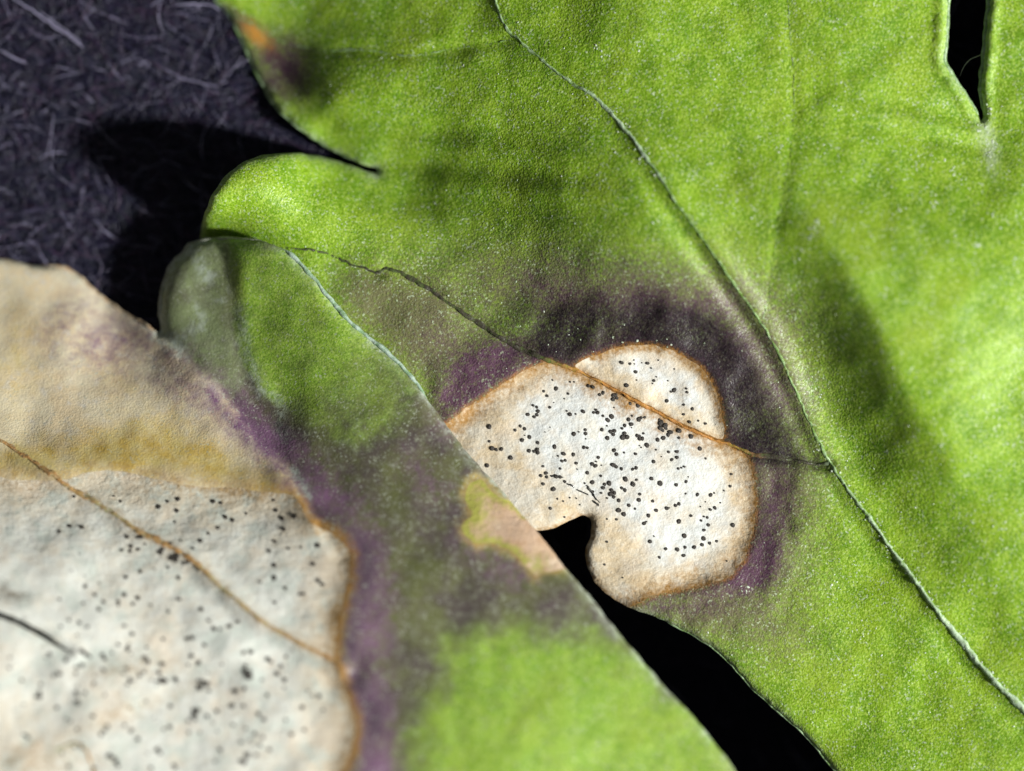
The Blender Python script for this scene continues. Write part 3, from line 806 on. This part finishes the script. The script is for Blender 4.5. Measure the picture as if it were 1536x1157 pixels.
# long stray threads that stand out on the felt
for pts, r, tone, z in [([(15, -5), (50, 17), (85, 42), (108, 58), (124, 72)], 2.0, 1.0, 10), ([(60, 18), (95, 44), (122, 66)], 1.4, 1.0, 12), ([(0, 76), (20, 86), (40, 96)], 2.0, 1.0, 10),
                        ([(-20, 328), (40, 316), (90, 304), (130, 294), (190, 280), (245, 270)], 1.6, 0.88, 8), ([(0, 345), (25, 358), (55, 384), (75, 402)], 1.5, 0.92, 10),
                        ([(245, 104), (270, 117), (292, 122), (330, 132)], 1.6, 0.96, 8), ([(240, 66), (265, 66), (285, 78)], 1.0, 0.92, 8),
                        ([(265, 9), (292, 7), (318, 9), (332, 18)], 1.8, 1.0, 12), ([(0, 148), (20, 176), (60, 186)], 1.2, 0.9, 8), ([(90, 392), (140, 372), (210, 356), (260, 350)], 1.2, 0.88, 8)]:
    c = catmull(pts, 7.0); c = c + rng.normal(0, 0.7, c.shape)
    pth = np.concatenate([c, np.full((len(c), 1), float(z)) + rng.normal(0, 0.6, (len(c), 1))], 1)[None]
    tubes('thread', pth, np.array([r * 0.62]), cloth, M_FIBRE, dict(tone=np.array([tone]), hue=np.array([0.3])))

# ------------------------------------------------------------------ build: the big green leaf
green_leaf = empty('green_leaf', 800, 400, 0, 'broad bright green leaf with one cream black-dotted lesion, lying partly under the blotched leaf', 'leaf')
blade1, (les_main, les_up) = build_leaf(green_leaf, B_OUT, [], [L_MAIN, L_UP], [(600, 420, 1260, 960)], z_back, M_BACK, back_masks,
    [('lesion', M_LES1, lesion_main_masks, 'white papery lesion with brown rim and many black dots'),
     ('lesion', M_LES1, lesion_up_masks, 'small greyish cream lesion lobe above the orange vein')])
strip('midrib', MIDRIB, z_back, [(0, 5), (0.18, 5), (0.22, 7), (0.28, 7), (0.33, 4.5), (0.5, 4.5), (0.6, 5), (0.7, 8), (0.8, 9), (1, 13)],
      [(0, 2.0), (0.2, 2.0), (0.25, 2.6), (0.33, 1.5), (0.55, 1.6), (0.68, 3.2), (1, 5)], M_VEIN, green_leaf,
      dict(pale=[(0, .3), (0.12, .35), (0.20, .45), (0.22, .75), (0.28, .75), (0.31, .35), (0.35, .15), (0.56, .15), (0.61, .35), (0.65, .6), (0.75, .75), (1, .85)]), 1.0, 1,
      label='pale green main vein')
strip('vein', VEIN_DARK, z_back, [(0, 4), (0.2, 5), (0.3, 8), (0.45, 10), (0.52, 7), (0.6, 5), (0.85, 5), (0.9, 8), (1, 6)], [(0, 2), (0.3, 3), (0.5, 3.5), (0.8, 3.2), (1, 3)], M_VEIN, green_leaf,
      dict(pale=[(0, 0), (0.9, 0), (1, .3)], dark=[(0, .8), (0.10, .85), (0.48, 1), (0.54, .6), (0.57, 0), (0.84, 0), (0.88, 1), (0.97, 1), (1, .6)], orange=[(0, 0), (0.5, 0), (0.56, .8), (0.62, 1), (0.82, 1), (0.87, .3), (0.9, 0), (1, 0)]), 0.9, 2,
      label='dark side vein turning orange through the lesion')
strip('vein', VEIN_UP, z_back, [(0, 3), (0.4, 3.4), (1, 2.5)], 1.3, M_VEIN, green_leaf, dict(pale=[(0, .2), (0.3, .3), (0.4, .0), (1, 0)], dark=[(0, .2), (0.3, .2), (0.38, .55), (0.7, .45), (1, .3)]), 0.8, 3)
strip('vein', VEIN_TL, z_back, [(0, 4), (0.5, 4), (1, 2)], 1.5, M_VEIN, green_leaf, dict(pale=[(0, .0), (0.2, .3), (0.45, .4), (1, .3)], dark=[(0, .5), (0.2, .2), (0.3, 0), (1, 0)]), 0.8, 4)

def sub_outline(out, p, q_):
    i = int(np.argmin(np.hypot(*(out - np.array(p)).T))); j = int(np.argmin(np.hypot(*(out - np.array(q_)).T)))
    return out[i:j + 1] if i < j else out[j:i + 1]
margin('margin', sub_outline(B_OUT, (310, -60), (540, 245)), z_back, 2.0, M_MARGIN, green_leaf, 11)
margin('margin', sub_outline(B_OUT, (1483, -60), (1475, 172)), z_back, 3.6, M_MARGIN, green_leaf, 13)
margin('margin', sub_outline(B_OUT, (1424, -60), (1470, 178)), z_back, 3.0, M_MARGIN, green_leaf, 14)
margin('margin', sub_outline(B_OUT, (985, 926), (1270, 1180)), z_back, 1.8, M_MARGIN, green_leaf, 15)
CRACK = catmull([(826, 714), (842, 716), (853, 727), (868, 737), (880, 742), (890, 750), (899, 762), (906, 775)], 3.0)
for a_, b_ in ((0, 7), (9, 14), (15, 22), (24, 29), (30, 36)):
    if b_ <= len(CRACK): strip('crack', CRACK[a_:b_], z_back, [(0, 1.6), (0.5, 2.6), (1, 1.0)], 0.5, M_CRACK, les_main, None, 1.2, 5 + a_, lift=1.1)
strip('crack', catmull([(882, 728), (886, 738), (894, 748), (900, 754)], 3.0), z_back, [(0, 2.4), (0.6, 2), (1, 1.0)], 0.5, M_CRACK, les_main, None, 1.0, 6, lift=1.4)

# ------------------------------------------------------------------ fruiting bodies
def fruit_mesh(seed):
    r = np.random.default_rng(seed)
    rings = [(1.0, -0.25), (1.0, 0.12), (0.78, 0.52), (0.38, 0.78)]
    k = 8; co = []; f = []
    for (rad, z) in rings:
        for j in range(k):
            a = 2 * math.pi * j / k
            q_ = rad * (1 + r.uniform(-0.16, 0.16))
            co.append((q_ * math.cos(a), q_ * math.sin(a), z + r.uniform(-0.05, 0.05)))
    co.append((0, 0, 0.70))
    for i in range(len(rings) - 1):
        for j in range(k):
            f.append((i * k + j, i * k + (j + 1) % k, (i + 1) * k + (j + 1) % k, (i + 1) * k + j))
    b = (len(rings) - 1) * k
    f += [(b + j, b + (j + 1) % k, len(co) - 1) for j in range(k)]
    me = bpy.data.meshes.new('fruiting_body'); me.from_pydata(co, [], f)
    me.polygons.foreach_set('use_smooth', [True] * len(me.polygons)); me.materials.append(M_FRUIT); me.update()
    return me
FRUITS = [fruit_mesh(s) for s in range(5)]
def fruits(lst, parent_of, zf, gain=1.0):
    full = []
    for (x, y, r) in lst:
        if r > (4.3 if gain < 0.845 else 5.0):                       # the biggest marks are tight clusters
            m = 2 if r < 5.6 else 3
            a0 = rng.uniform(0, 6.28)
            for k in range(m):
                full.append((x + r * 0.55 * math.cos(a0 + 6.283 * k / m), y + r * 0.55 * math.sin(a0 + 6.283 * k / m), r * rng.uniform(0.5, 0.62)))
        else:
            full.append((x, y, r))
    P = np.array(full, float)
    z = zf(P[:, 0], P[:, 1]) + 0.4; W = to_world(P[:, 0], P[:, 1], z)
    gxs = (zf(P[:, 0] + 5, P[:, 1]) - zf(P[:, 0] - 5, P[:, 1])) / 10; gys = (zf(P[:, 0], P[:, 1] + 5) - zf(P[:, 0], P[:, 1] - 5)) / 10
    for i, (x, y, r) in enumerate(P):
        par = parent_of(x, y)
        o = bpy.data.objects.new('fruiting_body', FRUITS[i % 5]); scene.collection.objects.link(o)
        o.parent = par
        o.location = W[i]; rr = r * S * gain
        o.scale = (rr * rng.uniform(0.9, 1.2), rr * rng.uniform(0.85, 1.1), rr * 0.42)
        nv = Vector((-gxs[i], gys[i], 1.0)).normalized()
        o.rotation_mode = 'QUATERNION'
        o.rotation_quaternion = Vector((0, 0, 1)).rotation_difference(nv) @ Quaternion((0, 0, 1), rng.uniform(0, 6.28))
def zoomed(ox, oy, k, pts): return [(ox + x / k, oy + y / k, r / k) for x, y, r in pts]

BD = zoomed(660, 500, 5.12, [(378,718,22),(380,832,12),(400,885,22),(432,895,18),(472,890,18),(543,958,20),(362,1015,20),(578,745,14),(618,714,14),(650,735,16),(632,822,18),(688,797,18),(752,842,16),(685,905,18),(722,908,14),(748,895,18),(752,920,16),(675,625,16),(735,635,24),(752,600,16),(745,568,14),(716,556,12),(845,570,14),(822,482,14),(798,446,12),(893,425,20),(985,465,12),(865,360,8),(1000,375,10),(1030,375,8),(998,625,20),(975,598,8),(1100,602,18),(1190,600,24),(1212,612,18),(1253,635,12),(1290,668,20),(1318,640,22),(1028,775,20),(1118,757,26),(1245,742,16),(1328,762,32),(1287,805,20),(1283,712,9),(880,872,18),(1120,880,24),(808,760,5),(950,927,18),(908,944,9),(950,980,24),(1025,932,18),(1217,955,16),(1338,900,20),(1357,930,16),(1415,917,10),(1503,927,14),(1170,1005,18),(1195,1020,18),(1047,998,14),(1330,1012,22),(1352,1025,18),(1396,1042,14),(1495,1040,26),(925,1040,12),(792,1022,12),(1055,1045,7),(1132,1073,18),(1237,1097,12),(1425,1120,22),(775,1095,16),(815,1075,16),(820,1105,14),(890,1100,18),(925,1105,16),(960,1140,14),(1510,1127,12),(1170,1145,18),(1300,1148,18),(1480,1150,14),(1395,227,18),(1460,235,14),(1503,297,18),(1433,400,18),(1140,405,16),(1175,415,18),(1240,465,28),(1340,495,32),(1350,475,18),(1460,540,16),(1522,555,20),(1410,720,28),(1420,790,36),(1450,665,18),(1475,635,10),(1470,700,22),(1525,660,20),(1525,800,28)])
BD += zoomed(860, 500, 5.12, [(570,232,16),(620,365,14),(775,438,18),(750,450,10),(875,455,12),(718,520,16),(850,550,12),(915,582,16),(848,625,12),(893,682,14),(960,672,10),(1015,695,14),(535,648,24),(505,665,18),(682,710,44),(665,680,26),(700,740,26),(745,760,22),(812,750,22),(812,805,14),(905,793,20),(650,820,18),(692,805,18),(730,782,16),(520,800,28),(540,770,12),(565,860,22),(972,887,18),(732,912,14),(795,910,16),(797,955,16),(757,972,14),(617,987,16),(1017,962,10),(807,1040,12),(853,1025,12),(1213,1083,12),(602,1117,16),(868,1140,14),(665,1145,18)])
BD += zoomed(860, 690, 5.12, [(148,175,16),(235,202,26),(275,182,20),(487,152,10),(460,190,22),(385,225,28),(668,183,22),(792,192,18),(1205,202,14),(300,250,30),(285,265,20),(312,285,16),(350,312,16),(260,295,10),(512,265,14),(505,308,18),(612,318,16),(428,350,14),(475,376,10),(350,388,22),(388,418,20),(332,458,12),(800,345,26),(718,372,18),(637,388,16),(578,428,18),(545,488,16),(562,475,8),(812,472,20),(905,430,14),(955,267,16),(1055,270,18),(1083,255,8),(1130,330,8),(1088,370,16),(1053,382,14),(1030,443,12),(982,467,12),(1037,500,16),(1225,502,18),(1005,540,14),(852,583,20),(1000,605,18),(990,652,18),(1048,640,14),(1102,625,14),(590,628,18),(710,683,16),(800,690,20),(860,672,16),(930,672,20),(848,735,18),(663,750,12),(258,630,12),(240,805,10),(380,905,8),(260,455,8),(88,180,9),(150,245,12),(215,255,10)])
BD += zoomed(680, 690, 5.12, [(770,225,20),(800,300,8),(845,318,9),(895,290,9),(945,295,8),(972,345,8),(745,372,14),(855,440,10),(690,185,14)])
for (x, y, sx, sy, n_) in [(930, 650, 90, 45, 26), (985, 560, 45, 26, 12), (1040, 780, 40, 50, 10)]:
    for _ in range(n_):
        px, py = x + rng.normal(0, sx), y + rng.normal(0, sy)
        a_, b_ = np.array([px]), np.array([py])
        if max(sdf(a_, b_, L_MAIN)[0], sdf(a_, b_, L_UP)[0]) > 14 and sdf(a_, b_, B_OUT)[0] > 14: BD.append((px, py, rng.uniform(1.1, 1.9)))
fruits(BD, lambda x, y: les_up if bool(inside(np.array([x]), np.array([y]), L_UP)[0]) else les_main, z_back, 0.84)

# ------------------------------------------------------------------ flecks and a hair on the green leaf
def flecks(name, centres, parent, zf):
    base = FRUITS[0]
    bv = np.array([v.co[:] for v in base.vertices]); bf = [list(p.vertices) for p in base.polygons]
    co, fs = [], []
    P = np.array(centres); z = zf(P[:, 0], P[:, 1]); W = to_world(P[:, 0], P[:, 1], z)
    for i, (x, y, r) in enumerate(P):
        a = rng.uniform(0, 6.28); sx, sy = rng.uniform(0.7, 1.6), rng.uniform(0.5, 1.0)
        v = bv * np.array([sx, sy, 0.3]) * r * S
        v = np.stack([v[:, 0] * math.cos(a) - v[:, 1] * math.sin(a), v[:, 0] * math.sin(a) + v[:, 1] * math.cos(a), v[:, 2]], 1) + W[i]
        b = len(co) * len(bv); co.append(v); fs += [[b + k for k in f] for f in bf]
    return mesh_obj(name, np.concatenate(co), fs, M_FLECK, parent, kind='stuff')
fc = []
for cx, cy, n, sx, sy, a in [(1222, 345, 14, 3, 14, 25), (1486, 226, 26, 6, 15, 0), (1476, 195, 16, 7, 7, 0), (1492, 165, 14, 8, 6, 0), (1435, 265, 12, 4, 10, -40), (1402, 305, 7, 4, 5, 0), (958, 72, 4, 3, 3, 0), (905, 80, 9, 10, 4, 10), (1255, 165, 10, 4, 8, 0), (1468, 368, 12, 12, 5, 25), (1170, 220, 6, 4, 6, 0), (1135, 330, 5, 5, 5, 0), (1375, 230, 4, 4, 3, 0),
                            (1350, 315, 6, 9, 4, -10), (1530, 400, 8, 6, 8, 0), (1500, 330, 8, 12, 10, 0), (1240, 225, 6, 8, 8, 0), (1040, 260, 7, 12, 8, 20), (1450, 885, 5, 4, 8, 0), (1505, 790, 5, 6, 5, 0), (1480, 870, 5, 8, 8, 0), (1285, 960, 6, 10, 6, 0), (1255, 880, 6, 8, 8, 0), (1127, 712, 10, 2, 9, 0), (1118, 884, 8, 8, 4, 0), (960, 512, 8, 60, 3, 5), (640, 352, 2, 2, 2, 0), (1090, 90, 4, 20, 20, 0)]:
    for _ in range(n):
        u, v = rng.normal(0, 1), rng.normal(0, 1); c, s = math.cos(math.radians(a)), math.sin(math.radians(a))
        fc.append((cx + u * sx * c - v * sy * s, cy + u * sx * s + v * sy * c, rng.uniform(0.6, 1.7)))
for _ in range(420):
    i = int(rng.integers(0, len(MIDRIB))); f_ = i / len(MIDRIB)
    if not (0.18 < f_ < 0.32 or f_ > 0.56) or rng.random() > (0.5 if f_ < 0.62 else 1.0): continue
    q_ = MIDRIB[i]; sd_ = 5 + 5 * (f_ < 0.4)
    fc.append((q_[0] + rng.normal(0, sd_), q_[1] + rng.normal(0, sd_ * 0.6), rng.uniform(0.7, 1.7)))
for _ in range(520):
    x, y = rng.uniform(340, 1536), rng.uniform(0, 1157)
    fc.append((x, y, rng.uniform(0.6, 1.5)))
A = np.array(fc)
ok = (sdf(A[:, 0], A[:, 1], B_OUT) > 6) & (np.maximum(sdf(A[:, 0], A[:, 1], L_MAIN), sdf(A[:, 0], A[:, 1], L_UP)) < -2) & (sdf(A[:, 0], A[:, 1], F_OUT) < -8)
flecks('white_flecks', [fc[i] for i in np.nonzero(ok)[0]], green_leaf, z_back)
hc = catmull([(1479, 78), (1468, 84), (1456, 89), (1448, 97), (1443, 106), (1440, 115)], 3.0)
pth = np.concatenate([hc, np.linspace(168, 156, len(hc))[:, None]], 1)
kk = (1 - pth[:, 2:3] / WD); pth[:, :2] = (pth[:, :2] - np.array([CX, CY])) * kk + np.array([CX, CY])
tubes('hair', pth[None], np.array([0.8]), green_leaf, M_HAIR, {}, label='single pale curved hair bridging the slit')

# ------------------------------------------------------------------ build: the blotched leaf in front
blot = empty('blotched_leaf', 300, 800, 0, 'tan, purple and green blotched leaf with a large cream dead patch, overlapping the green leaf', 'leaf')
blade2, (les_big, les_spot) = build_leaf(blot, F_OUT, [F_TEAR], [L_BIG, L_SPOT], [], z_front, M_FRONT, front_masks,
    [('lesion', M_LES2, lesion_big_masks, 'large cream dead patch scattered with black dots'), ('lesion', M_SPOT, spot_masks, 'small pinkish tan spot with yellow edge')])
strip('vein', FV_MAIN, z_front, [(0, 7), (0.3, 7), (0.6, 9), (1, 7)], 2.0, M_VEIN, blot,
      dict(dark=[(0, 0), (0.3, .05), (0.66, .25), (0.7, .1), (1, .15)], orange=[(0, .7), (0.25, .8), (0.38, .8), (0.5, .5), (0.62, .85), (0.75, .5), (0.9, .75), (1, .8)], pale=[(0, .8), (1, .8)]), 1.2, 21, label='thin orange brown vein across the dead patch')
strip('vein', FV_C, z_front, 5.0, 2.0, M_VEIN, blot, dict(orange=[(0, .3), (0.5, .8), (1, .6)], pale=[(0, .9), (1, .9)]), 1.0, 23)
margin('margin', sub_outline(F_OUT, (418, 372), (640, 596)), z_front, 3.8, mat_plain('pale_margin', (0.22, 0.36, 0.20), (0.46, 0.58, 0.50), 9.0, 0.4, 0.5, 3.0), blot, 31, label='pale bluish thickened edge')
margin('margin', sub_outline(F_OUT, (60, 399), (236, 499)), z_front, 3.0, mat_plain('tan_margin', (0.42, 0.28, 0.16), (0.66, 0.56, 0.40), 9.0, 0.5), blot, 32)
margin('margin', sub_outline(F_OUT, (240, 485), (400, 365)), z_front, 2.8, mat_plain('grey_margin', (0.26, 0.28, 0.20), (0.46, 0.48, 0.42), 9.0, 0.5), blot, 33)

FD = zoomed(0, 700, 5.12, [(535,458,20),(630,466,20),(460,500,16),(975,540,20),(1085,540,18),(1060,545,14),(935,642,16),(1005,615,20),(1000,650,16),(1060,635,18),(1230,660,24),(1250,635,16),(1345,700,36),(1310,710,20),(1430,740,28),(1510,780,26),(1290,775,16),(1370,855,18),(1082,808,16),(967,850,18),(655,920,18),(730,985,18),(760,895,10),(795,1040,18),(760,1097,22),(455,1020,14),(910,1050,26),(955,985,20),(1060,1010,22),(1020,1055,16),(1378,1020,14),(1295,1115,14),(1218,308,20),(1288,268,14),(1365,250,20),(1360,340,18),(1342,425,10),(875,228,10),(925,267,16),(570,230,12),(1480,628,16),(1390,570,12),(1310,590,16),(1115,595,10),(640,1050,10),(550,800,8),(610,670,8),(650,840,8),(1160,1065,10),(1185,785,9)])
FD += zoomed(260, 700, 5.12, [(305,268,22),(365,280,16),(400,388,22),(455,412,20),(342,470,18),(270,515,14),(210,572,20),(155,630,14),(770,258,14),(790,338,16),(838,400,20),(932,382,24),(850,482,20),(778,575,18),(735,648,16),(775,760,20),(775,855,24),(860,935,16),(780,1045,14),(985,980,26),(1110,605,24),(1075,750,20),(1112,875,18),(1145,905,20),(560,360,12),(215,1095,18),(42,1020,16),(40,850,14),(980,620,12),(885,630,12),(670,890,12)])
FD += zoomed(0, 920, 4.883, [(580,70,18),(445,97,14),(508,52,12),(640,100,12),(912,92,16),(970,152,18),(1195,190,16),(868,232,14),(935,262,20),(1075,250,12),(820,292,10),(600,275,22),(645,310,26),(620,300,20),(600,380,22),(560,395,18),(555,440,14),(750,305,16),(768,335,16),(762,418,16),(688,515,18),(485,345,16),(365,300,16),(335,325,12),(435,445,18),(395,460,14),(300,520,16),(290,575,16),(290,615,20),(265,610,14),(562,590,22),(570,655,22),(625,585,14),(418,690,18),(680,755,16),(520,795,10),(485,775,10),(565,850,14),(790,830,16),(770,860,16),(742,885,18),(200,905,18),(175,890,12),(545,980,16),(595,965,18),(600,990,12),(1055,325,16),(1085,355,18),(1185,372,22),(1165,435,18),(1180,495,28),(1210,495,24),(930,405,18),(905,445,12),(955,490,18),(935,520,12),(1022,458,18),(1055,432,14),(1068,645,14),(1247,680,18),(915,820,14),(962,862,18),(1010,920,20),(1247,835,18),(1200,850,12),(800,1045,22),(830,1060,18),(850,1095,18),(865,1120,16),(1150,1000,18),(1175,1025,16),(1085,1028,10),(1105,1135,16),(1270,1110,14),(690,1135,16),(505,1120,14),(455,1025,12),(160,490,14),(70,400,14),(175,670,10),(75,325,10)])
FD += zoomed(260, 920, 4.883, [(298,115,22),(260,55,14),(410,95,20),(470,62,16),(345,118,12),(100,190,18),(140,180,20),(228,232,16),(135,315,18),(185,365,22),(110,380,12),(515,290,18),(568,285,22),(690,335,20),(715,355,14),(828,320,14),(540,440,40),(525,400,26),(560,470,24),(760,445,22),(790,390,14),(815,490,20),(812,545,12),(455,575,22),(520,555,16),(688,600,14),(200,500,26),(195,545,24),(245,520,22),(260,570,14),(15,485,22),(165,720,32),(150,765,26),(110,790,14),(250,755,16),(320,720,16),(430,680,22),(515,680,14),(625,740,20),(665,780,18),(865,885,18),(655,910,14),(600,885,16),(635,965,14),(705,1000,18),(345,1000,18),(495,945,14),(540,1040,24),(515,1090,24),(490,1080,16),(610,1040,16),(945,690,18),(1070,610,18),(825,785,14),(960,855,14),(195,875,12),(115,875,12),(440,820,14),(320,865,10),(15,1130,16),(1100,710,10),(1020,605,10),(530,845,12),(355,375,10),(650,490,10)])
for (x, y, sx, sy, n_) in [(130, 990, 50, 30, 8), (330, 1060, 80, 50, 12), (200, 1040, 60, 50, 8)]:
    for _ in range(n_):
        FD.append((x + rng.normal(0, sx), y + rng.normal(0, sy), rng.uniform(1.3, 2.3)))
fruits(FD, lambda x, y: les_big, z_front, 0.85)
